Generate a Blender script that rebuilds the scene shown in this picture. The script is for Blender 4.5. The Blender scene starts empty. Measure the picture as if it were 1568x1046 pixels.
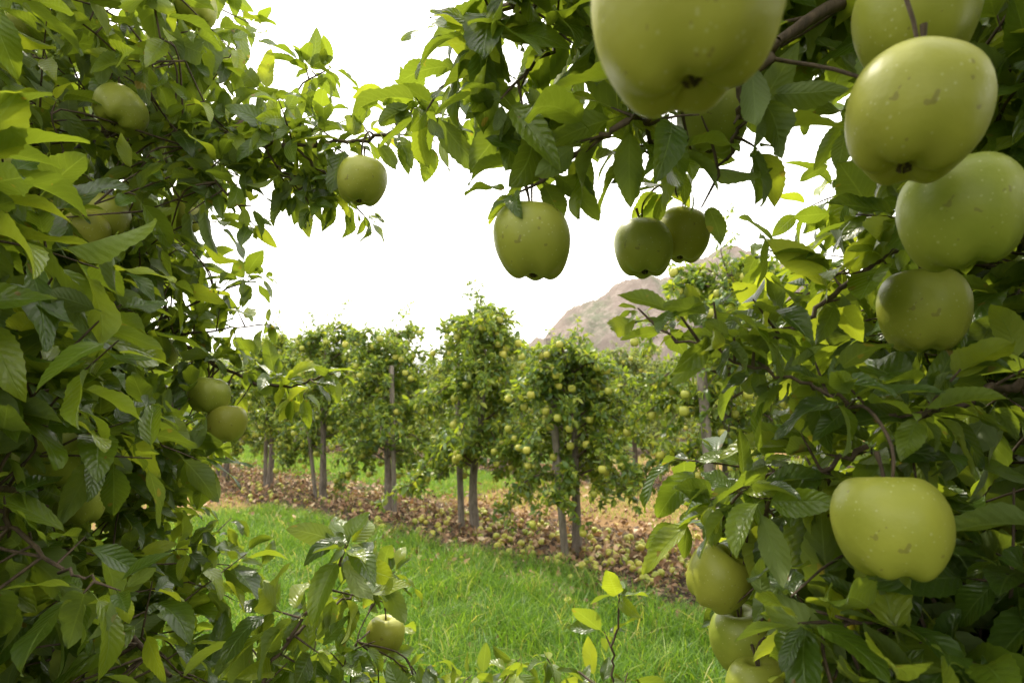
import bpy, math, random
import numpy as np
from mathutils import noise as mnoise, Vector
random.seed(7); rng=np.random.default_rng(7)
scene=bpy.context.scene
UP=np.array([0,0,1.0])
GA=2.399963
def unit(a):
    a=np.asarray(a,float); return a/np.maximum(np.linalg.norm(a,axis=-1,keepdims=True),1e-9)

# ------------------------------------------------------------ mesh builder
class MB:
    def __init__(s): s.v=[];s.f=[];s.uv=[];s.r=[];s.m=[];s.n=0
    def add(s,v,f,uv=None,r=0.5,m=0):
        v=np.asarray(v,float).reshape(-1,3); f=np.asarray(f,int).reshape(-1,4)
        s.v.append(v); s.f.append(f+s.n)
        s.uv.append(np.zeros((len(v),2)) if uv is None else np.asarray(uv,float))
        s.r.append(np.full(len(v),r) if np.isscalar(r) else np.asarray(r,float))
        s.m.append(np.full(len(f),m,int)); s.n+=len(v)
    def mesh(s,name,mats):
        v=np.concatenate(s.v);f=np.concatenate(s.f);uv=np.concatenate(s.uv);r=np.concatenate(s.r);m=np.concatenate(s.m)
        me=bpy.data.meshes.new(name)
        me.vertices.add(len(v)); me.vertices.foreach_set('co',v.astype(np.float32).ravel())
        me.loops.add(len(f)*4); me.loops.foreach_set('vertex_index',f.astype(np.int32).ravel())
        me.polygons.add(len(f)); me.polygons.foreach_set('loop_start',(np.arange(len(f))*4).astype(np.int32))
        me.polygons.foreach_set('loop_total',np.full(len(f),4,np.int32))
        for mt in mats: me.materials.append(mt)
        me.polygons.foreach_set('material_index',m.astype(np.int32))
        me.polygons.foreach_set('use_smooth',np.ones(len(f),bool))
        ul=me.uv_layers.new(name='UVMap'); ul.data.foreach_set('uv',uv[f.ravel()].astype(np.float32).ravel())
        at=me.attributes.new('rnd','FLOAT','POINT'); at.data.foreach_set('value',r.astype(np.float32))
        me.update(calc_edges=True); 
        return me
def put(me,name,loc=(0,0,0),rot=(0,0,0),sc=(1,1,1)):
    o=bpy.data.objects.new(name,me); o.location=loc; o.rotation_euler=rot; o.scale=sc
    scene.collection.objects.link(o); return o

def grid_faces(nr,nc,wrap=False):
    F=[]
    for i in range(nr-1):
        for j in range(nc if wrap else nc-1):
            k=(j+1)%nc; F.append((i*nc+j,i*nc+k,(i+1)*nc+k,(i+1)*nc+j))
    return np.array(F)

def tube(mb,pts,rad,ns=6,m=0,bump=0.0):
    pts=np.asarray(pts,float); n=len(pts); rad=np.broadcast_to(rad,(n,)) if np.ndim(rad)==0 else np.asarray(rad,float)
    t=unit(np.gradient(pts,axis=0)); ref=np.array([1.0,0,0]) if abs(t[0,0])<.8 else np.array([0,1.0,0])
    u=unit(np.cross(t,ref)); w=np.cross(t,u)
    a=np.arange(ns)*2*math.pi/ns
    rr=rad[:,None]*(1+bump*rng.normal(size=(n,ns)))
    v=pts[:,None,:]+rr[...,None]*(np.cos(a)[None,:,None]*u[:,None,:]+np.sin(a)[None,:,None]*w[:,None,:])
    uv=np.stack(np.meshgrid(np.linspace(0,1,n),np.linspace(0,1,ns),indexing='ij'),-1).reshape(-1,2)
    mb.add(v,grid_faces(n,ns,True),uv,rng.random(),m)

def smooth(pts,k=6):
    P=np.asarray(pts,float); P=np.vstack([2*P[0]-P[1],P,2*P[-1]-P[-2]]); out=[]
    for i in range(1,len(P)-2):
        for t in np.arange(k)/k:
            a,b,c,d=P[i-1],P[i],P[i+1],P[i+2]
            out.append(.5*((2*b)+(-a+c)*t+(2*a-5*b+4*c-d)*t*t+(-a+3*b-3*c+d)*t**3))
    out.append(P[-2]); return np.array(out)

# ------------------------------------------------------------ leaves
class Leaves:
    def __init__(s): s.P=[];s.A=[];s.N=[];s.L=[]
    def add(s,P,A,N,L): s.P.append(P);s.A.append(A);s.N.append(N);s.L.append(L)
    def cat(s): return [np.concatenate(x) for x in (s.P,s.A,s.N,s.L)]

TH={ 'hi':(np.concatenate([[-.24,-.12,-.01],np.linspace(.02,1,20)]),np.array([-1,-.55,0,.55,1])),
     'md':(np.concatenate([[-.22,-.01],np.linspace(.06,1,8)]),np.array([-1,0,1.])),
     'lo':(np.array([-.15,.0,.22,.5,.78,1.0]),np.array([-1,0,1.]))}
def bake_leaves(mb,lv,q='hi',m=0,wid=.50,curl=(.1,1.1),fold=(.05,.6),wav=.11,keep=None,rlo=0,rhi=1):
    P,A,N,L=lv.cat()
    if keep is not None:
        k=keep(P,A,L); P,A,N,L=P[k],A[k],N[k],L[k]
    n=len(P); 
    t,s=TH[q]; nt,nsx=len(t),len(s)
    A=unit(A); B=unit(np.cross(N,A)); N=np.cross(A,B)
    W=L*wid*rng.uniform(.82,1.15,n)
    c=rng.uniform(curl[0],curl[1],n); c=np.where(np.abs(c)<.05,.05,c); fo=rng.uniform(fold[0],fold[1],n); ph=rng.uniform(0,6.28,n); wv=rng.uniform(.2,1,n)*wav
    tp=np.clip(t,0,1)
    prof=(np.sin(math.pi*tp**.80)**.78)*(1-.15*tp)
    prof=np.where(t<=0,.035,np.maximum(prof,.012))
    prof[-1]=.012
    if q=='hi':
        ser=np.where(np.arange(nt)%2==0,1.04,.955); prof=np.where(t>.04,prof*ser,prof)
    T=t[None,:]; th=c[:,None]*T
    cx=L[:,None]*np.sin(th)/c[:,None]; cz=-L[:,None]*(1-np.cos(th))/c[:,None]
    cx=cx-cx[:,:1]; cz=cz-cz[:,:1]
    hw=.5*W[:,None]*prof[None,:]
    y=hw[:,:,None]*s[None,None,:]*np.cos(fo)[:,None,None]
    twist=rng.normal(0,.3,n)[:,None]*np.clip(T,0,1)
    zo=hw[:,:,None]*np.abs(s)[None,None,:]*np.sin(fo)[:,None,None]
    zo=zo+(W*wv)[:,None,None]*(np.abs(s)[None,None,:]**1.5)*np.sin(10*T[:,:,None]+ph[:,None,None]+2.2*np.sign(s)[None,None,:])*(tp>0)[None,:,None]
    zo=zo+y*np.sin(twist)[:,:,None]
    X=cx[:,:,None]+zo*np.sin(th)[:,:,None]; Z=cz[:,:,None]+zo*np.cos(th)[:,:,None]
    V=P[:,None,None,:]+X[...,None]*A[:,None,None,:]+y[...,None]*B[:,None,None,:]+Z[...,None]*N[:,None,None,:]
    F=grid_faces(nt,nsx)[None]+ (np.arange(n)*nt*nsx)[:,None,None]
    F=F[:,:,::-1]
    uv=np.stack(np.meshgrid(t,s*.5+.5,indexing='ij'),-1).reshape(-1,2)
    uv=np.tile(uv,(n,1))
    r=np.repeat(rng.uniform(rlo,rhi,n),nt*nsx)
    mb.add(V,F,uv,r,m)

def shoot(mb,lv,p,d,ln,n,L,droop=.35,r0=.0018,mw=1,tw=True,ns=5):
    p=np.asarray(p,float); d=unit(d); 
    u=unit(np.cross(d,[.3,.2,1.0])); w=np.cross(d,u)
    tt=np.linspace(.2 if ln>.04 else .6,1,n)
    bend=rng.normal(0,.12,3)+np.array([0,0,-.05])
    pos=p+d*ln*tt[:,None]+bend*ln*(tt**2)[:,None]
    if tw:
        q=np.linspace(0,1,4 if ln>.05 else 2); tube(mb,p+d*ln*q[:,None]+bend*ln*(q**2)[:,None],np.linspace(r0,r0*.45,len(q)),ns,mw)
    ang=GA*np.arange(n)+rng.uniform(0,6.28)+rng.normal(0,.3,n)
    rad=np.cos(ang)[:,None]*u+np.sin(ang)[:,None]*w
    A=unit(rad*.95+d*.45*rng.uniform(.3,1.6,(n,1))+rng.normal(0,.3,(n,3))+np.array([0,0,-1])*droop*rng.uniform(-.4,1.9,(n,1)))
    N=unit(UP*.85+rng.normal(0,.55,(n,3))+rad*.25+d*.2)
    lens=L*rng.uniform(.55,1.18,n)*np.where(tt>.85,.8,1)
    lv.add(pos,A,N,lens)

def spurs(mb,lv,curve,gap,L,nl=6,r0=.0018,tw=True,up=.5,lnr=(.015,.06)):
    seg=np.linalg.norm(np.diff(curve,axis=0),axis=1); S=np.concatenate([[0],np.cumsum(seg)])
    x=gap*rng.uniform(.2,1)
    while x<S[-1]:
        p=np.array([np.interp(x,S,curve[:,k]) for k in range(3)])
        i=min(np.searchsorted(S,x),len(curve)-1); t=unit(curve[i]-curve[i-1])
        d=unit(rng.normal(0,1,3)+UP*up+t*.4); d=unit(d-.5*t*np.dot(d,t))
        shoot(mb,lv,p,d,rng.uniform(*lnr),rng.integers(max(2,nl-2),nl+2),L,r0=r0,tw=tw)
        x+=gap*rng.uniform(.6,1.4)
    shoot(mb,lv,curve[-1],curve[-1]-curve[-3],.03,nl,L*.85,r0=r0,tw=tw)

# ------------------------------------------------------------ materials
def newmat(name):
    m=bpy.data.materials.new(name); m.use_nodes=True; nt=m.node_tree; nt.nodes.clear()
    out=nt.nodes.new('ShaderNodeOutputMaterial'); return m,nt,out
def N_(nt,typ,**k):
    n=nt.nodes.new(typ)
    for a,b in k.items(): setattr(n,a,b)
    return n
def math_(nt,op,a,b=None,c=None,clamp=False):
    n=nt.nodes.new('ShaderNodeMath'); n.operation=op; n.use_clamp=clamp
    for i,x in enumerate((a,b,c)):
        if x is None: continue
        if isinstance(x,(int,float)): n.inputs[i].default_value=x
        else: nt.links.new(x,n.inputs[i])
    return n.outputs[0]
def mix_(nt,f,a,b,mode='MIX'):
    n=nt.nodes.new('ShaderNodeMix'); n.data_type='RGBA'; n.blend_type=mode
    for s,x in ((n.inputs[0],f),(n.inputs[6],a),(n.inputs[7],b)):
        if isinstance(x,(int,float)): s.default_value=x
        elif isinstance(x,tuple): s.default_value=(*x,1)
        else: nt.links.new(x,s)
    return n.outputs[2]
def ramp_(nt,fac,stops):
    n=nt.nodes.new('ShaderNodeValToRGB'); e=n.color_ramp.elements
    while len(e)<len(stops): e.new(.5)
    for el,(p,c) in zip(e,stops): el.position=p; el.color=(*c,1)
    nt.links.new(fac,n.inputs[0]); return n.outputs[0]
def noise_(nt,scale,detail=3,vec=None,rough=.55):
    n=nt.nodes.new('ShaderNodeTexNoise'); n.inputs['Scale'].default_value=scale; n.inputs['Detail'].default_value=detail; n.inputs['Roughness'].default_value=rough
    if vec is not None: nt.links.new(vec,n.inputs['Vector'])
    return n.outputs[0]
def bump_(nt,h,st,dist=.01):
    n=nt.nodes.new('ShaderNodeBump'); n.inputs['Strength'].default_value=st; n.inputs['Distance'].default_value=dist
    nt.links.new(h,n.inputs['Height']); return n.outputs[0]

def leaf_mat(name,stops,trans=(.40,.48,.03),tf=.40,back=(.165,.215,.08),veins=True,rough=.33,spots=True,backf=.6):
    m,nt,out=newmat(name); L=nt.links.new
    at=N_(nt,'ShaderNodeAttribute',attribute_name='rnd').outputs['Fac']
    col=ramp_(nt,at,stops)
    geo=N_(nt,'ShaderNodeNewGeometry')
    co=N_(nt,'ShaderNodeTexCoord').outputs['Object']
    nz=noise_(nt,60,2,co)
    col=mix_(nt,math_(nt,'MULTIPLY',nz,.35),col,mix_(nt,1.0,col,(1.8,1.5,1.0),'MULTIPLY'))
    pb=N_(nt,'ShaderNodeBsdfPrincipled')
    if veins:
        uv=N_(nt,'ShaderNodeUVMap').outputs[0]; sp=N_(nt,'ShaderNodeSeparateXYZ'); L(uv,sp.inputs[0])
        s=math_(nt,'ABSOLUTE',math_(nt,'MULTIPLY',math_(nt,'SUBTRACT',sp.outputs[1],.5),2.0))
        w=math_(nt,'SUBTRACT',math_(nt,'MULTIPLY',sp.outputs[0],9.0),math_(nt,'MULTIPLY',s,2.0))
        w=math_(nt,'ADD',w,math_(nt,'MULTIPLY',noise_(nt,40,1,co),.8))
        fr=math_(nt,'ABSOLUTE',math_(nt,'SUBTRACT',math_(nt,'FRACT',w),.5))
        vein=math_(nt,'SUBTRACT',1.0,math_(nt,'MULTIPLY',fr,9.0),clamp=True)
        mid=math_(nt,'SUBTRACT',1.0,math_(nt,'MULTIPLY',s,13.0),clamp=True)
        v=math_(nt,'MAXIMUM',math_(nt,'MULTIPLY',vein,.4),mid)
        col=mix_(nt,math_(nt,'MULTIPLY',v,.45),col,(.20,.29,.08))
        hh=math_(nt,'ADD',math_(nt,'MULTIPLY',fr,1.5),math_(nt,'MULTIPLY',mid,-1.0))
        hh=math_(nt,'ADD',hh,math_(nt,'MULTIPLY',noise_(nt,260,1,co),.9))
        L(bump_(nt,hh,.45,.0014),pb.inputs['Normal'])
    if spots:
        sm=math_(nt,'GREATER_THAN',noise_(nt,38,2,co),.705)
        col=mix_(nt,math_(nt,'MULTIPLY',sm,.75),col,(.18,.095,.03))
    colb=mix_(nt,math_(nt,'MULTIPLY',geo.outputs['Backfacing'],backf),col,back)
    L(colb,pb.inputs['Base Color'])
    L(math_(nt,'ADD',math_(nt,'MULTIPLY',geo.outputs['Backfacing'],.3),rough),pb.inputs['Roughness'])
    pb.inputs['Specular IOR Level'].default_value=.5
    tr=N_(nt,'ShaderNodeBsdfTranslucent')
    L(mix_(nt,.5,trans,mix_(nt,1.0,col,(3.4,3.0,1.2),'MULTIPLY')),tr.inputs[0])
    mx=N_(nt,'ShaderNodeMixShader'); mx.inputs[0].default_value=tf
    L(pb.outputs[0],mx.inputs[1]); L(tr.outputs[0],mx.inputs[2]); L(mx.outputs[0],out.inputs[0]); return m

leafN=leaf_mat('apple_leaf_near',[(0,(.021,.047,.009)),(.45,(.045,.090,.012)),(.78,(.100,.160,.016)),(1,(.21,.27,.028))],rough=.30)
leafF=leaf_mat('apple_leaf_row',[(0,(.022,.060,.011)),(.5,(.054,.112,.016)),(.80,(.135,.20,.022)),(1,(.25,.29,.04))],tf=.38,veins=False,spots=False,rough=.42)
leafHaze=leaf_mat('apple_leaf_hazed',[(0,(.055,.085,.045)),(.5,(.095,.145,.06)),(.80,(.17,.22,.075)),(1,(.26,.30,.10))],tf=.34,veins=False,spots=False,rough=.55)  # paler row leaf: distance haze painted into the colour
litterM=leaf_mat('fallen_leaf',[(0,(.05,.030,.018)),(.3,(.15,.085,.05)),(.6,(.28,.165,.10)),(.82,(.40,.28,.18)),(.94,(.54,.44,.33)),(1,(.34,.28,.06))],trans=(.3,.16,.05),tf=.1,back=(.38,.28,.20),veins=False,rough=.65,spots=False)
grassM=leaf_mat('grass_blade',[(0,(.034,.095,.010)),(.5,(.074,.165,.018)),(.85,(.15,.26,.035)),(.95,(.26,.32,.08)),(1,(.42,.36,.18))],trans=(.24,.42,.03),tf=.38,back=(.09,.17,.03),veins=False,spots=False,rough=.45,backf=.3)

def bark_mat(name,c1,c2,sc=40,st=.6):
    m,nt,out=newmat(name); L=nt.links.new
    co=N_(nt,'ShaderNodeTexCoord').outputs['Object']
    mp=N_(nt,'ShaderNodeMapping'); mp.inputs['Scale'].default_value=(1,1,.25); L(co,mp.inputs[0])
    nz=noise_(nt,sc,5,mp.outputs[0],.65)
    pb=N_(nt,'ShaderNodeBsdfPrincipled'); L(ramp_(nt,nz,[(.3,c1),(.7,c2)]),pb.inputs['Base Color']); pb.inputs['Roughness'].default_value=.85
    L(bump_(nt,nz,st,.01),pb.inputs['Normal']); L(pb.outputs[0],out.inputs[0]); return m
barkM=bark_mat('apple_bark',(.055,.042,.034),(.21,.175,.145))
twigM=bark_mat('twig_bark',(.04,.027,.018),(.13,.09,.06),120,.4)
postM=bark_mat('weathered_wood',(.08,.066,.053),(.24,.205,.17),30,.5)

def apple_mat(name,c1,c2,c3):
    m,nt,out=newmat(name); L=nt.links.new
    co=N_(nt,'ShaderNodeTexCoord').outputs['Object']
    n1=noise_(nt,16,4,co)
    at=N_(nt,'ShaderNodeAttribute',attribute_name='rnd').outputs['Fac']
    oi=N_(nt,'ShaderNodeObjectInfo').outputs['Random']
    n1=math_(nt,'MULTIPLY',math_(nt,'SUBTRACT',n1,.34),3.0,clamp=True)
    col=mix_(nt,n1,c1,c2); col=mix_(nt,math_(nt,'MULTIPLY',math_(nt,'ADD',at,oi),.28),col,c3)
    vo=N_(nt,'ShaderNodeTexVoronoi'); vo.inputs['Scale'].default_value=190; L(co,vo.inputs['Vector'])
    rr=noise_(nt,90,1,co)
    dot=math_(nt,'LESS_THAN',vo.outputs['Distance'],math_(nt,'MULTIPLY',rr,.30))
    col=mix_(nt,math_(nt,'MULTIPLY',dot,.45),col,(.50,.49,.24))
    bl=math_(nt,'GREATER_THAN',noise_(nt,95,2,co),.70)
    col=mix_(nt,math_(nt,'MULTIPLY',bl,.5),col,(.14,.11,.04))
    pb=N_(nt,'ShaderNodeBsdfPrincipled'); L(col,pb.inputs['Base Color']); pb.inputs['Roughness'].default_value=.42
    pb.inputs['Specular IOR Level'].default_value=.42
    L(bump_(nt,math_(nt,'ADD',noise_(nt,160,2,co),math_(nt,'MULTIPLY',noise_(nt,35,1,co),2.0)),.16,.002),pb.inputs['Normal'])
    L(pb.outputs[0],out.inputs[0]); return m
appleM=apple_mat('green_apple_skin',(.195,.25,.028),(.30,.335,.046),(.44,.39,.062))

# ------------------------------------------------------------ apples
prof=smooth([(0.012,0,.58),(.08,0,.62),(.22,0,.80),(.42,0,.90),(.66,0,.86),(.88,0,.63),(1.0,0,.28),(1.0,0,-.08),(.93,0,-.40),(.80,0,-.68),(.62,0,-.87),(.44,0,-.94),(.27,0,-.90),(.11,0,-.80),(.012,0,-.78)],3)
def add_apple(mb,c,r,ns=40,ax=None,step=1,stem=True,m=0,ms=1,rv=None):
    pr=prof[::step]; 
    if (len(prof)-1)%step: pr=np.vstack([pr,prof[-1:]])
    a=np.arange(ns)*2*math.pi/ns; ph=rng.uniform(0,6.28); asp=rng.uniform(.94,1.06)
    low=np.clip((-pr[:,2]-.25)/.75,0,1)[:,None]**1.5; hi=np.clip((pr[:,2]-.4)/.6,0,1)[:,None]
    lob=1+.055*low*np.cos(5*a+ph)[None]+.02*hi*np.cos(5*a+ph)[None]+.035*np.cos(2*a+ph*2)[None]+.018*np.cos(3*a+ph*3)[None]
    x=pr[:,0][:,None]*np.cos(a)*lob; y=pr[:,0][:,None]*np.sin(a)*lob
    z=pr[:,2][:,None]*asp-.05*low*np.cos(5*a+ph)[None]+.09*x*math.sin(ph)+0*a[None]
    V=np.stack([x,y,z],-1).reshape(-1,3)
    ax=unit(np.array([0,0,1.]) if ax is None else ax); u=unit(np.cross(ax,[.1,1,.05])); w=np.cross(ax,u)
    R=np.stack([u,w,ax],0)
    F=grid_faces(len(pr),ns,True)
    mb.add(V@R*r+c,F[:,::-1],None,rng.random() if rv is None else rv,m)
    if stem:
        st=np.array([[0,0,.52],[.02,.0,.82],[.06,.03,1.12],[.12,.05,1.40]])@R*r+c
        tube(mb,st,[r*.045,r*.035,r*.035,r*.055],6,ms)
        for k in range(5):
            q=k*2*math.pi/5+ph; d=np.array([math.cos(q),math.sin(q),0])
            cp=np.array([d*.07+[0,0,-.80],d*.09+[0,0,-.87],d*.03+[0,0,-.92]])@R*r+c
            tube(mb,cp,[r*.035,r*.03,r*.01],4,ms)
def apple_obj(x,y,z,r,tilt=(0,0)):
    mb=MB(); add_apple(mb,np.zeros(3),r,56,ax=(tilt[0]+random.uniform(-.18,.18),tilt[1]+random.uniform(-.12,.12),1))
    return put(mb.mesh('green_apple',[appleM,twigM]),'green_apple',(x,y,z))
R_AP=[(.078,.255,1.674,.0410,(0,.1)),(.211,.60,1.786,.0365,(0,0)),(.247,.350,1.670,.0385,(.15,0)),(.290,.41,1.772,.038,(.1,0)),(.322,.408,1.628,.0375,(0,0)),
 (.389,.537,1.577,.038,(.1,.1)),(.279,.418,1.402,.0385,(0,.1)),(.020,.56,1.648,.0385,(.1,0)),(.168,.73,1.684,.0375,(-.1,0)),(.231,.77,1.712,.036,(.1,0)),
 (.240,.66,1.285,.036,(.3,-.1)),(.37,.66,1.334,.036,(0,0)),(.27,.67,1.21,.035,(0,0)),(.27,.62,1.175,.035,(0,0)),(.60,.66,1.345,.036,(0,0)),(.50,.62,1.309,.034,(0,0)),(1.306,1.6,1.49,.037,(0,0))]
L_AP=[(-.64,.93,1.959,.038,(.2,.6)),(-.237,.90,1.833,.0375,(.1,0)),(-.757,.863,1.842,.038,(0,0)),(-.68,.95,1.793,.036,(0,0)),(-.69,.915,1.756,.036,(0,0)),(-.66,1.14,1.855,.036,(0,0)),
 (-.602,1.13,1.494,.038,(0,0)),(-.572,1.14,1.437,.037,(0,.1)),(-.72,1.16,1.578,.035,(0,0)),(-.61,.75,1.414,.037,(0,0)),(-.64,.84,1.341,.035,(0,0)),
 (-.611,1.1,2.245,.037,(0,0)),(-.80,1.3,2.29,.036,(0,0)),(-.93,1.05,2.157,.036,(0,0)),(-.245,1.1,1.032,.036,(0,0)),(-1.3,2.0,.8,.036,(0,0))]
FREE=12      # fruit beyond this index in each list stays half hidden in leaves
APC=[]
for a in R_AP+L_AP:
    apple_obj(a[0],a[1],a[2],a[3],a[4]); APC.append((np.array(a[:3]),a[3]))

STAND=np.array([0,0,1.5])
def keepf(P,A,L):
    ok=np.ones(len(P),bool); A=unit(A); luck=rng.random(len(P))
    for k in (0,.5,1.0):
        q=P+A*L[:,None]*k
        ok&=np.linalg.norm(q-STAND,axis=1)>.31
        for i,(c,r) in enumerate(APC):
            ok&=np.linalg.norm(q-c,axis=1)>r*1.12
            big=i<11 or i in (len(R_AP),len(R_AP)+1,len(R_AP)+6,len(R_AP)+7)
            g=unit(STAND-c); h=q-c; t=np.clip(h@g,0,.30); dd=np.linalg.norm(h-t[:,None]*g,axis=1)
            ok&=~((dd<r*.85)&(luck<(.93 if big else .72)))
    return ok

def hang(mb,target,pts):
    c,r=target; q=min(pts,key=lambda p:np.linalg.norm(p-(c+[0,0,r*2.4]))); 
    tube(mb,smooth([c+[0,0,r*.6],c+[0,0,r*1.5],(c+[0,0,r*2.2]+q)/2,q],4),np.linspace(.0010,.0018,13),6,1)

def near_tree(name,trunk,limbs,spurred,fills,apples):
    mb=MB(); hi=Leaves(); md=Leaves(); wood=[]
    for pts,r0,r1 in trunk+limbs:
        c=smooth(pts,7); tube(mb,c,np.linspace(r0,r1,len(c)),10,2 if r0>.02 else 1,.05); wood+=list(c)
    for pts,r0,gap,lf in spurred:
        c=smooth(pts,7); c[1:-1]+=rng.normal(0,.0025,(len(c)-2,3)); tube(mb,c,np.linspace(r0*.8,r0*.35,len(c)),8,1,.08); wood+=list(c)
        spurs(mb,hi,c,gap,lf,7)
    W=np.array(wood)
    for cen,rad,cnt,lf,q in fills:
        lv=hi if q=='hi' else md
        for i in range(cnt):
            d=unit(rng.normal(size=3)); p=np.array(cen)+np.array(rad)*d*rng.random()**.4
            w=W[np.argmin(np.linalg.norm(W-p,axis=1))]; v=p-w; L0=np.linalg.norm(v)
            if L0>.03:
                if L0>.28: p=w+v*(.28+.3*(L0-.28))/L0; v=p-w; L0=np.linalg.norm(v)
                mid=(p+w)/2+rng.normal(0,.14,3)*L0+[0,0,.04*L0]
                if min(np.linalg.norm(mid-STAND),np.linalg.norm(p-STAND))>.28:
                    tw=smooth([w,mid,p],4); tube(mb,tw,np.linspace(.0019,.0012,9),5,1)
                    if L0>.10: shoot(mb,lv,tw[5],unit(rng.normal(0,1,3)+UP*.3),.03,5,lf*.9,droop=.4)
            dd=unit(unit(v)*.6+rng.normal(0,.6,3)+UP*.15)
            if np.linalg.norm(p-STAND)>.30: shoot(mb,lv,p,dd,rng.uniform(.06,.15),rng.integers(8,14),lf,droop=.4)
    for t in apples: hang(mb,t,wood)
    bake_leaves(mb,hi,'hi',0,keep=keepf)
    if md.P: bake_leaves(mb,md,'md',0,keep=keepf,rhi=.75)
    return put(mb.mesh(name,[leafN,twigM,barkM]),name)

LA=[APC[i] for i in range(len(R_AP),len(APC))]; RA=APC[:len(R_AP)]
near_tree('apple_tree',
 [([(-1.15,1.2,0),(-1.12,1.22,.9),(-1.08,1.2,1.7),(-1.05,1.15,2.7)],.05,.03)],
 [([(-1.08,1.2,1.7),(-.85,1.1,1.95),(-.68,1.05,1.995)],.012,.006),
  ([(-1.1,1.2,1.3),(-.9,1.15,1.55),(-.685,1.15,1.632)],.012,.005),
  ([(-1.12,1.2,1.0),(-.85,.95,1.25),(-.65,.75,1.36),(-.55,.6,1.4)],.012,.003),
  ([(-1.12,1.2,.9),(-.85,1.05,1.08),(-.65,.9,1.15),(-.48,.8,1.1)],.011,.003),
  ([(-1.12,1.2,.75),(-.7,1.05,.82),(-.36,.9,.88),(-.1,.86,.92),(0.05,.85,.95)],.012,.003),
  ([(-1.08,1.2,2.1),(-.85,1.0,2.3),(-.6,.9,2.35)],.012,.004),
  ([(-1.08,1.2,1.5),(-.85,.85,1.7),(-.72,.55,1.85)],.012,.004),
  ([(-1.08,1.2,1.2),(-.85,.95,1.45),(-.68,.8,1.5)],.010,.004),
  ([(-1.08,1.2,2.3),(-.8,.4,2.4),(-.5,-.5,2.5),(-.1,-.9,2.5)],.02,.006)],
 [([(-.68,1.05,1.995),(-.51,1.0,1.948),(-.364,.95,1.909),(-.239,.93,1.913),(-.138,.9,1.936),(-.085,.88,1.945)],.0055,.020,.064),
  ([(-.51,1.0,1.948),(-.45,1.05,2.03),(-.37,1.08,2.10)],.004,.028,.062),
  ([(-.6,1.0,1.97),(-.50,.95,1.86),(-.45,.95,1.80)],.004,.020,.066),
  ([(-.43,.97,1.93),(-.39,.96,1.87),(-.35,.96,1.83)],.003,.020,.064),
  ([(-.364,.95,1.909),(-.31,.97,1.86),(-.27,.98,1.82)],.003,.022,.060),
  ([(-.685,1.15,1.632),(-.639,1.15,1.579),(-.547,1.15,1.529),(-.454,1.15,1.51),(-.39,1.15,1.53)],.006,.028,.064),
  ([(-.72,1.15,1.64),(-.64,1.2,1.70),(-.56,1.22,1.74)],.004,.026,.062),
  ([(-.72,1.1,1.60),(-.64,1.15,1.62),(-.54,1.2,1.64)],.004,.026,.060),
  ([(-.55,.6,1.40),(-.526,.6,1.362),(-.478,.6,1.314),(-.44,.6,1.30)],.004,.05,.075),
  ([(-.36,.9,.88),(-.34,.8,1.0),(-.331,.75,1.104),(-.296,.75,1.173),(-.245,.75,1.242),(-.227,.75,1.275)],.0045,.045,.080),
  ([(-.296,.75,1.173),(-.255,.85,1.19),(-.21,.95,1.19)],.003,.05,.064),
  ([(-.36,.9,.9),(-.3,.95,1.0),(-.26,1.05,1.10)],.003,.05,.06)],
 [((-.79,1.0,2.08),(.30,.32,.34),90,.078,'hi'),((-.82,.95,1.75),(.27,.30,.27),90,.084,'hi'),((-.79,.95,1.48),(.25,.30,.22),78,.084,'hi'),
  ((-.58,.62,1.36),(.10,.10,.12),18,.092,'hi'),((-.56,.58,1.58),(.07,.1,.14),12,.092,'hi'),
  ((-.72,.88,1.14),(.25,.30,.15),80,.080,'hi'),((-.42,1.0,.89),(.43,.25,.08),60,.068,'hi'),
  ((-1.15,1.5,1.9),(.25,.4,.7),80,.095,'md'),((-1.15,1.4,1.25),(.25,.25,.4),50,.09,'md'),((-.5,-.3,2.35),(.7,.45,.3),40,.11,'md'),((-.9,.1,1.6),(.25,.5,.6),55,.11,'md'),((-.95,.6,.9),(.3,.4,.3),35,.10,'md')],LA)  # fills overhead and behind the camera are added to shade the near leaves

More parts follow.
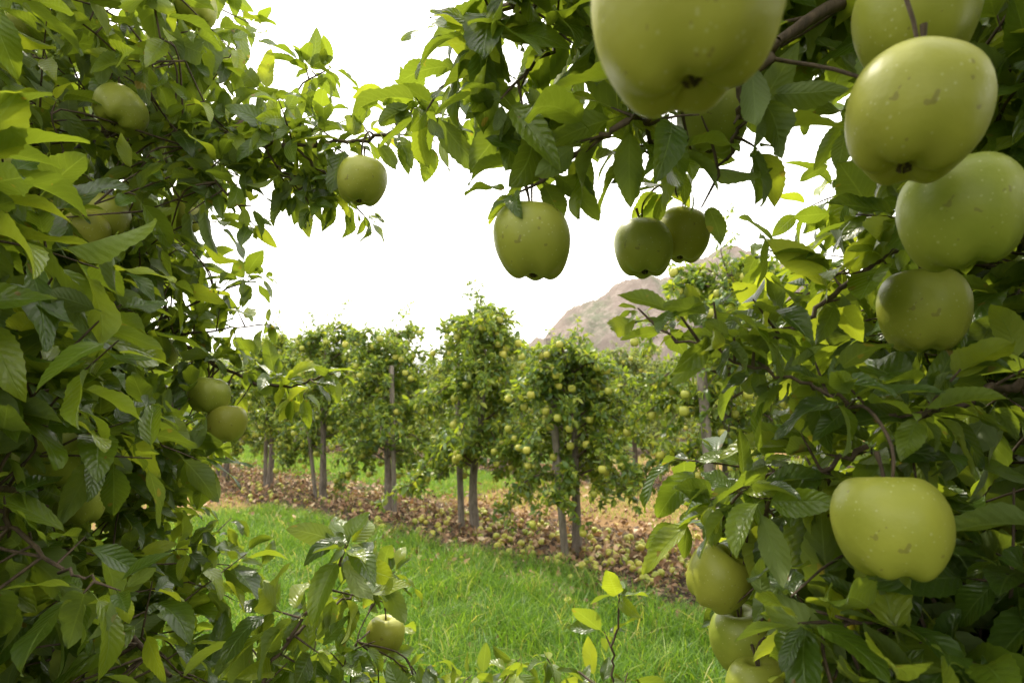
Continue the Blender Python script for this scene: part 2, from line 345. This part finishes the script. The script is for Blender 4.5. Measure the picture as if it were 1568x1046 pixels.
near_tree('apple_tree',
 [([(.82,.82,0),(.80,.80,.9),(.74,.78,1.6),(.66,.76,2.5)],.045,.026)],
 [([(.70,.77,2.0),(.48,.64,1.93),(.32,.54,1.87),(.233,.5,1.807)],.011,.0045),
  ([(.74,.78,1.6),(.58,.64,1.68),(.46,.55,1.71)],.011,.005),
  ([(.76,.79,1.3),(.62,.64,1.45),(.45,.5,1.509)],.011,.004),
  ([(.78,.79,.95),(.5,.67,1.03),(.3,.64,1.05)],.009,.003),
  ([(.78,.79,1.05),(.58,.62,1.17),(.44,.50,1.25),(.36,.46,1.28)],.007,.0025),
  ([(.66,.76,2.3),(.3,.7,2.1),(.05,.68,1.98),(-.06,.66,1.93)],.010,.003),
  ([(.48,.62,1.93),(.40,.50,1.90),(.30,.44,1.89)],.005,.003),
  ([(.30,.44,1.89),(.19,.36,1.87),(.09,.28,1.80)],.003,.002),
  ([(.66,.76,2.3),(.6,.1,2.4),(.4,-.6,2.5)],.02,.006)],
 [([(.233,.5,1.807),(.199,.5,1.770),(.12,.52,1.752),(.075,.54,1.734),(.03,.555,1.705)],.0055,.030,.076),
  ([(.199,.5,1.77),(.208,.52,1.74),(.20,.55,1.71)],.0035,.035,.066),
  ([(.12,.52,1.752),(.16,.62,1.75),(.20,.70,1.75)],.003,.035,.064),
  ([(.10,.66,2.0),(.02,.62,1.92),(-.04,.60,1.86),(-.075,.60,1.82)],.004,.030,.080),
  ([(.30,.7,2.1),(.12,.66,1.97),(.04,.6,1.86),(0,.56,1.80)],.004,.030,.086),
  ([(.46,.55,1.71),(.37,.54,1.64),(.33,.55,1.61),(.29,.56,1.57),(.26,.57,1.55)],.005,.034,.070),
  ([(.382,.5,1.494),(.345,.5,1.475),(.296,.5,1.49),(.25,.5,1.51),(.195,.52,1.53),(.143,.55,1.56)],.003,.020,.050),
  ([(.45,.5,1.509),(.40,.5,1.494),(.37,.52,1.475),(.35,.52,1.45)],.0055,.026,.068),
  ([(.325,.52,1.45),(.275,.54,1.42),(.21,.54,1.405)],.0035,.020,.064),
  ([(.44,.50,1.25),(.34,.48,1.30),(.26,.47,1.31)],.003,.020,.078),
  ([(.58,.62,1.17),(.5,.5,1.32),(.40,.44,1.35)],.003,.020,.082),
  ([(.3,.62,1.08),(.22,.75,1.02),(.155,.8,1.05),(.143,.8,1.12),(.15,.8,1.19)],.0035,.06,.06)],
 [((.60,.66,2.06),(.30,.25,.22),75,.082,'hi'),((.70,.78,1.62),(.24,.26,.30),95,.080,'hi'),((.56,.70,1.22),(.24,.20,.20),120,.082,'hi'),
  ((.40,.56,1.22),(.11,.08,.10),34,.084,'hi'),((.42,.47,1.30),(.10,.05,.04),20,.09,'hi'),((.29,.46,1.26),(.06,.04,.03),10,.084,'hi'),
  ((.20,.64,1.95),(.20,.10,.11),36,.082,'hi'),((.46,.54,1.80),(.07,.08,.08),12,.080,'hi'),((.32,.60,1.36),(.09,.06,.06),18,.070,'hi'),
  ((.15,.85,.98),(.35,.15,.06),14,.06,'hi'),
  ((.95,1.15,1.6),(.28,.3,.8),90,.095,'md'),((.72,1.0,1.15),(.28,.15,.28),45,.085,'md'),((.5,-.3,2.35),(.7,.5,.3),40,.11,'md'),((.8,.1,1.6),(.22,.5,.6),60,.11,'md'),((0,-.8,1.9),(1.0,.3,.7),40,.11,'md')],RA)  # out-of-view fills above and behind the camera, added to block skylight

# ------------------------------------------------------------ orchard row trees
RD=np.array([-.787,.617,0]); ND=np.array([.617,.787,0]); RA_Z=math.atan2(.617,-.787)
def W2(s,n): return RD*s+ND*n
def row_tree(seed,h=2.55):
    # crown trained along the row (local x); local +y is the aisle side
    global rng
    keep=rng; rng=np.random.default_rng(seed)
    mb=MB(); lv=Leaves(); top=np.array([rng.normal(0,.08),rng.normal(0,.05),h*.82])
    tr=smooth([(0,0,-.03),(rng.normal(0,.03),rng.normal(0,.02),.5),top*[.5,.5,.6]+[rng.normal(0,.05),0,0],top],6)
    rr=np.linspace(.052,.016,len(tr)); rr[0]=.066; tube(mb,tr,rr,10,2,.06)
    nl=40; ap=[]
    for i in range(nl):
        f=(i+.5)/nl; z=.60+(h*.82-.60)*f
        p=np.array([np.interp(z,tr[:,2],tr[:,k]) for k in range(3)])
        a=GA*i+rng.normal(0,.35); ln=(.92-.52*f)*rng.uniform(.5,1.25)
        d=np.array([math.cos(a),math.sin(a),0]); ln*=1-.30*abs(d[1])
        if d[1]>.55 and f<.45 and rng.random()<.40: continue
        up=rng.uniform(.05,.45)+.3*f
        c=smooth([p,p+d*ln*.5+UP*ln*up*.6,p+d*ln+UP*ln*(up*.7-.12-.38*(1-f))],5)
        tube(mb,c,np.linspace(.012,.004,len(c)),5,1)
        spurs(mb,lv,c[2:],.036,.086,7,.002,tw=False)
        for k in range(5):
            q=c[rng.integers(3,len(c))]; dd=unit(rng.normal(0,1,3)*[1,.8,1]+d*.5+UP*.1); l2=rng.uniform(.12,.30)
            c2=smooth([q,q+dd*l2*.5,q+dd*l2+[0,0,-.35*l2]],3); tube(mb,c2,np.linspace(.004,.002,len(c2)),4,1)
            spurs(mb,lv,c2,.043,.080,6,.002,tw=False)
            if rng.random()<.38: ap.append(c2[-1]+[0,.03,-.05])
        if rng.random()<.55: ap.append(c[-3]+[0,.03,-.06])
    for k in range(12):
        q=tr[-1-rng.integers(0,6)]; dd=unit(rng.normal(0,.40,3)+UP); l2=rng.uniform(.20,.65)
        c2=smooth([q,q+dd*l2*.5+rng.normal(0,.02,3),q+dd*l2+rng.normal(0,.05,3)],5); tube(mb,c2,np.linspace(.006,.0018,len(c2)),4,1)
        spurs(mb,lv,c2,.030,.058,4,.002,tw=False,up=1.2)
    bake_leaves(mb,lv,'lo',0,curl=(.2,1.2))
    for c in ap:
        add_apple(mb,c,rng.uniform(.030,.038),12,step=3,stem=False,m=3,rv=rng.uniform(.3,1.8))
    me=mb.mesh('row_apple_tree',[leafF,twigM,barkM,appleM]); rng=keep; return me
variants=[row_tree(100+i,hh) for i,hh in enumerate((2.5,2.75,2.35,2.6,2.85))]
def stake(loc,h,lean,r=.035):
    mb=MB(); z=np.linspace(-.05,h,8); P=np.stack([lean[0]*z/h,lean[1]*z/h,z],-1)
    tube(mb,np.vstack([P,P[-1:]+[0,0,.001]]),[r]*8+[.001],12,0,.03); put(mb.mesh('wooden_post',[postM]),'wooden_post',loc)
def plant(i,p,sc,tilt=0,hazed=False):
    fl=random.choice((-1,1)); o=put(variants[i%5],'apple_tree',tuple(p),(random.uniform(-tilt,tilt),random.uniform(-tilt,tilt),RA_Z+random.uniform(-.25,.25)),(sc*fl,sc,sc*random.uniform(.93,1.05)))
    if hazed: o.material_slots[0].link='OBJECT'; o.material_slots[0].material=leafHaze  # far rows swap to the leaf colour with haze mixed in
s0,n0=2.76,4.57
for k in range(-5,14):
    p=W2(s0+1.41*k+random.uniform(-.06,.06),n0+random.uniform(-.06,.06)); sc=random.uniform(.97,1.08)
    plant(k*3+2,p,sc,.06)
    if k not in (0,-1):
        q=p+RD*random.uniform(.10,.20)*(1 if k!=2 else -1)-ND*random.uniform(-.02,.08)
        stake(tuple(q),random.uniform(1.55,1.9),(random.uniform(-.16,.05),random.uniform(-.05,.05)),random.uniform(.026,.036))
stake((.48,5.12,0),1.98,(-.16,.04),.034); stake((1.50,4.12,0),1.98,(-.14,.04),.036)
for row in range(1,6):
    nn=n0+4.25*row
    for k in range(-6-row*2,20+row*2):
        p=W2(1.5*k+random.uniform(-.15,.15)+s0,nn+random.uniform(-.1,.1)); sc=random.uniform(.92,1.1)
        if row==1 and k in (5,): continue
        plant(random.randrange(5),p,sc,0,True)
        if row==1 and k%2==0: stake(tuple(p+RD*.14-ND*.05),1.8,(.05,0),.032)
for k in range(9): plant(k,W2(3.3+1.41*k,.15),1.0)  # trees beside and behind the camera, added to darken the near foliage
for k in range(6): plant(k+1,W2(-1.5-1.41*k,.1),1.0)
for k in range(-6,8): plant(k+2,W2(1.41*k,-4.1),1.05)  # row behind the camera, added to hold back skylight
plant(3,(1.95,1.75,0),1.0)  # off-row tree added past the right edge as dark backing

# ------------------------------------------------------------ ground
def fbm(x,y,sc):
    return (np.sin(x*sc*1.3+2*np.sin(y*sc*.7))+np.sin(y*sc*1.7+1.3+1.5*np.sin(x*sc*1.1))+.6*np.sin((x+y)*sc*2.9+1))/2.6
def ground():
    m,nt,out=newmat('orchard_ground'); L=nt.links.new
    co=N_(nt,'ShaderNodeTexCoord').outputs['Object']; sp=N_(nt,'ShaderNodeSeparateXYZ'); L(co,sp.inputs[0])
    X,Y=sp.outputs[0],sp.outputs[1]
    n=math_(nt,'ADD',math_(nt,'MULTIPLY',X,.617),math_(nt,'MULTIPLY',Y,.787))
    s=math_(nt,'ADD',math_(nt,'MULTIPLY',X,-.787),math_(nt,'MULTIPLY',Y,.617))
    wob=math_(nt,'MULTIPLY',math_(nt,'SUBTRACT',noise_(nt,1.6,4,co),.5),.9)
    q=math_(nt,'ADD',math_(nt,'ADD',n,-4.72+2.125+42.5),wob)
    d=math_(nt,'ABSOLUTE',math_(nt,'SUBTRACT',math_(nt,'MODULO',q,4.25),2.125))
    strip=math_(nt,'SUBTRACT',1.0,math_(nt,'MULTIPLY',math_(nt,'SUBTRACT',d,.75),6.0),clamp=True)
    vo=N_(nt,'ShaderNodeTexVoronoi'); vo.inputs['Scale'].default_value=24; L(co,vo.inputs['Vector'])
    vs=N_(nt,'ShaderNodeSeparateColor'); L(vo.outputs['Color'],vs.inputs[0])
    lit=ramp_(nt,vs.outputs[0],[(0,(.035,.025,.018)),(.4,(.075,.055,.04)),(.75,(.14,.10,.07)),(1,(.24,.18,.13))])
    n2=noise_(nt,9,6,co,.7); n3=noise_(nt,60,4,co,.7)
    gr=mix_(nt,n3,(.035,.06,.012),(.11,.19,.03))
    dry=mix_(nt,math_(nt,'MULTIPLY',math_(nt,'SUBTRACT',n2,.3),2.5,clamp=True),mix_(nt,n3,(.16,.10,.045),(.26,.165,.08)),mix_(nt,n3,(.28,.165,.075),(.46,.30,.15)))
    m1=math_(nt,'MULTIPLY',math_(nt,'MULTIPLY',math_(nt,'SUBTRACT',math_(nt,'ADD',s,math_(nt,'MULTIPLY',wob,2.0)),6.7),1.5,clamp=True),math_(nt,'LESS_THAN',n,4.2))
    m2=math_(nt,'MULTIPLY',math_(nt,'MULTIPLY',math_(nt,'SUBTRACT',6.3,math_(nt,'ADD',s,math_(nt,'MULTIPLY',wob,2.5))),1.2,clamp=True),math_(nt,'GREATER_THAN',n,5.0))
    dm=math_(nt,'MAXIMUM',m1,m2)
    dm=math_(nt,'MAXIMUM',dm,math_(nt,'MULTIPLY',math_(nt,'SUBTRACT',n2,.56),6.0,clamp=True))
    base=mix_(nt,dm,gr,dry); base=mix_(nt,strip,base,lit)
    pb=N_(nt,'ShaderNodeBsdfPrincipled'); L(base,pb.inputs['Base Color']); pb.inputs['Roughness'].default_value=.95; pb.inputs['Specular IOR Level'].default_value=.1
    L(bump_(nt,math_(nt,'ADD',n3,vo.outputs['Distance']),.8,.03),pb.inputs['Normal']); L(pb.outputs[0],out.inputs[0])
    mb=MB(); g=np.concatenate([[-900,-300,-80],np.linspace(-30,40,36),[100,300,900]])
    V=np.array([(x,y,0) for y in g for x in g]); mb.add(V,grid_faces(len(g),len(g))); put(mb.mesh('ground',[m]),'ground')
ground()

def grass():
    def patch(s0,s1,n0_,n1,cnt,lo,hi,rlo,rhi):
        s=rng.uniform(s0,s1,cnt); n=rng.uniform(n0_,n1,cnt)
        P=s[:,None]*RD+n[:,None]*ND
        tuft=np.round(P/.055+rng.normal(0,.35,(cnt,3)))*.055; P[:,:2]=.55*P[:,:2]+.45*tuft[:,:2]
        e=fbm(P[:,0],P[:,1],2.3)+.5*fbm(P[:,0],P[:,1],8); k=(n>n0_+.15+.22*e)&(n<n1-.15+.22*e)&(rng.random(cnt)<.72+.4*fbm(P[:,0]+5,P[:,1],4.1))
        Q=P[k]; f1=fbm(Q[:,0],Q[:,1],5.3); f2=fbm(Q[:,0]+9,Q[:,1]-3,9.)
        return Q,rng.uniform(lo,hi,k.sum())*(1+.4*f1+.35*f2),np.clip(rng.uniform(rlo,rhi,k.sum())+.16*f2,0,1)
    parts=[patch(-3.5,3.0,.7,4.05,95000,.06,.20,0,.97),patch(3.0,7.0,.5,4.0,55000,.06,.17,0,.97),patch(6.8,12,1.0,4.0,9000,.03,.09,.4,1),
           patch(5.5,16,5.6,8.1,60000,.05,.12,.35,.97),patch(-4,6,5.7,8.1,22000,.03,.09,.62,1),patch(-3,12,4.0,5.6,3500,.04,.12,.2,1),patch(-5,16,9.8,12.2,20000,.06,.12,.35,1)]
    P=np.concatenate([p[0] for p in parts]);H=np.concatenate([p[1] for p in parts]);R=np.concatenate([p[2] for p in parts]); n=len(P)
    a=rng.uniform(0,6.28,n)+1.2*fbm(P[:,0],P[:,1],7); b=rng.uniform(.15,1.25,n); dr=np.stack([np.cos(a),np.sin(a),0*a],-1)
    a2=rng.uniform(0,6.28,n); sd=np.stack([np.cos(a2),np.sin(a2),0*a2],-1)
    w=rng.uniform(.0014,.0042,n)
    vs=[]
    for t,wf in ((0,1),(.35,.95),(.7,.7),(1,.08)):
        c=P+dr*(H*b*t*t)[:,None]+UP*(H*(t-.35*b*t*t))[:,None]
        vs+= [c-sd*(w*wf)[:,None],c+sd*(w*wf)[:,None]]
    V=np.stack(vs,1)
    F=np.array([[0,1,3,2],[2,3,5,4],[4,5,7,6]])[None]+(np.arange(n)*8)[:,None,None]
    mb=MB(); mb.add(V,F,None,np.repeat(R,8)); put(mb.mesh('grass',[grassM]),'grass')
grass()

def litter():
    lv=Leaves(); mb=MB()
    for s_0,s_1,nc,hw,cnt in ((-2.5,4,4.72,.72,5200),(4,14,4.75,.75,6000),(-4,14,8.9,.8,4000),(-1,8,.5,.7,1500),(-2,6,6.8,1.2,1200)):
        s=rng.uniform(s_0,s_1,cnt); n=nc+np.clip(rng.normal(0,.62,cnt),-1.35,1.35)*hw/.75
        P=s[:,None]*RD+n[:,None]*ND+UP*rng.uniform(.006,.05,cnt)[:,None]
        A=unit(rng.normal(0,1,(cnt,3))*[1,1,.5]); N=unit(UP+rng.normal(0,.65,(cnt,3)))
        lv.add(P,A,N,rng.uniform(.04,.10,cnt))
    bake_leaves(mb,lv,'lo',0,curl=(-1.8,2.2),fold=(-.3,1.1),wav=.22,wid=.6)
    put(mb.mesh('fallen_leaves',[litterM]),'fallen_leaves')
    mb=MB()
    for i in range(430):
        if i>240: s=rng.uniform(-2.5,12); n=4.6+rng.normal(0,.40)
        elif i>40: s=rng.normal(2.0,.8); n=4.75+rng.normal(0,.36)
        else: s=rng.normal(4.4,.5); n=4.9+rng.normal(0,.3)
        r=rng.uniform(.026,.036); p=RD*s+ND*n+UP*(r*.85+rng.uniform(0,.02))
        add_apple(mb,p,r,12,ax=rng.normal(0,1,3),step=3,stem=False,m=0,rv=rng.uniform(.2,3.2))
    put(mb.mesh('fallen_apples',[appleM]),'fallen_apples')
litter()

def weeds():
    mb=MB(); lv=Leaves()
    for i in range(160):
        s=rng.uniform(-2,7); n=rng.uniform(1.4,4.1) if i%2 else rng.uniform(3.6,4.2)
        p=RD*s+ND*n
        for k in range(4): shoot(mb,lv,p+rng.normal(0,.04,3)*[1,1,0],UP+rng.normal(0,.4,3),rng.uniform(.05,.12),5,.035,tw=False)
    bake_leaves(mb,lv,'lo',0,wid=.7,rlo=.3,rhi=1); put(mb.mesh('weeds',[leafF]),'weeds')
weeds()

# ------------------------------------------------------------ hills
def hill(name,dist,us,vs,depth,amp,c1,c2,c3):
    m,nt,out=newmat(name); L=nt.links.new
    co=N_(nt,'ShaderNodeTexCoord').outputs['Object']
    mp=N_(nt,'ShaderNodeMapping'); mp.inputs['Scale'].default_value=(1,1,.55); mp.inputs['Rotation'].default_value=(0,.5,0); L(co,mp.inputs[0])
    a=noise_(nt,.06,8,mp.outputs[0],.7); b=noise_(nt,.25,8,mp.outputs[0],.8)
    col=mix_(nt,math_(nt,'MULTIPLY',math_(nt,'SUBTRACT',a,.48),9,clamp=True),c1,c2)
    col=mix_(nt,math_(nt,'MULTIPLY',math_(nt,'SUBTRACT',b,.50),10,clamp=True),col,c3)
    pb=N_(nt,'ShaderNodeBsdfPrincipled'); L(col,pb.inputs['Base Color']); pb.inputs['Roughness'].default_value=1; pb.inputs['Specular IOR Level'].default_value=0
    L(bump_(nt,math_(nt,'ADD',a,b),1,4),pb.inputs['Normal'])
    L(pb.outputs[0],out.inputs[0])
    xs=np.linspace(us[0],us[-1],420)*dist; ys=np.linspace(-1,1,100); V=[]
    for yy in ys:
        for x in xs:
            z=np.interp(x/dist,us,vs)*dist*max(0,1-yy*yy)**.8
            z+=amp*(mnoise.fractal(((x)/26,yy*depth/26,3.1),.8,2.1,8)+.5*mnoise.ridged_multi_fractal((x/30,yy*depth/30,1.),.9,2.1,5,1,2)-.6)*min(1,z/15)
            V.append((x,dist+yy*depth,z-1))
    mb=MB(); mb.add(V,grid_faces(len(ys),len(xs))); put(mb.mesh(name,[m]),name)
hill('hill',270,[-.2,-.05,.05,.087,.13,.19,.26,.31,.37,.42,.46,.50,.58,.8,1.1,1.6],[0,.04,.09,.135,.165,.197,.205,.226,.250,.255,.23,.19,.14,.12,.09,0],60,7,(.36,.30,.27),(.27,.28,.21),(.47,.40,.36))  # hill colours lightened to carry the haze in the air
hill('hill',520,[-1.2,-.8,-.5,-.35,-.28,-.2,-.05,.1],[0,.05,.06,.088,.08,.06,.04,0],90,9,(.46,.47,.48),(.41,.44,.43),(.49,.48,.48))  # greyed further, haze painted into the slope colours

# ------------------------------------------------------------ light, world, camera
EL,AZ=math.radians(52),math.radians(-32)
sd=bpy.data.lights.new('sun','SUN'); sd.energy=5.0; sd.angle=math.radians(3); sd.color=(1,.92,.76)
so=bpy.data.objects.new('sun',sd); scene.collection.objects.link(so)
dirv=Vector((math.sin(AZ)*math.cos(EL),math.cos(AZ)*math.cos(EL),math.sin(EL)))
so.rotation_euler=dirv.to_track_quat('Z','Y').to_euler(); so.location=(0,0,20)
w=bpy.data.worlds.new('World'); scene.world=w; w.use_nodes=True; nt=w.node_tree; nt.nodes.clear()
sky=nt.nodes.new('ShaderNodeTexSky'); sky.sky_type='NISHITA'; sky.sun_disc=False; sky.sun_elevation=EL; sky.sun_rotation=AZ; sky.dust_density=6; sky.air_density=1.2
hz=mix_(nt,.90,sky.outputs[0],(34,33,30.5))
bg=nt.nodes.new('ShaderNodeBackground'); bg.inputs[1].default_value=.1; nt.links.new(hz,bg.inputs[0])
wo=nt.nodes.new('ShaderNodeOutputWorld'); nt.links.new(bg.outputs[0],wo.inputs[0])
cd=bpy.data.cameras.new('camera'); cam=bpy.data.objects.new('camera',cd); scene.collection.objects.link(cam)
cam.location=(0,0,1.5); cam.rotation_euler=(math.radians(90),0,0); cd.lens=20; cd.sensor_width=36; cd.shift_y=.049; cd.clip_start=.02; cd.clip_end=3000
cd.dof.use_dof=True; cd.dof.focus_distance=.8; cd.dof.aperture_fstop=8
scene.camera=cam
scene.view_settings.view_transform='Standard'; scene.view_settings.look='None'; scene.view_settings.exposure=0
print('faces',sum(len(m.polygons) for m in bpy.data.meshes))
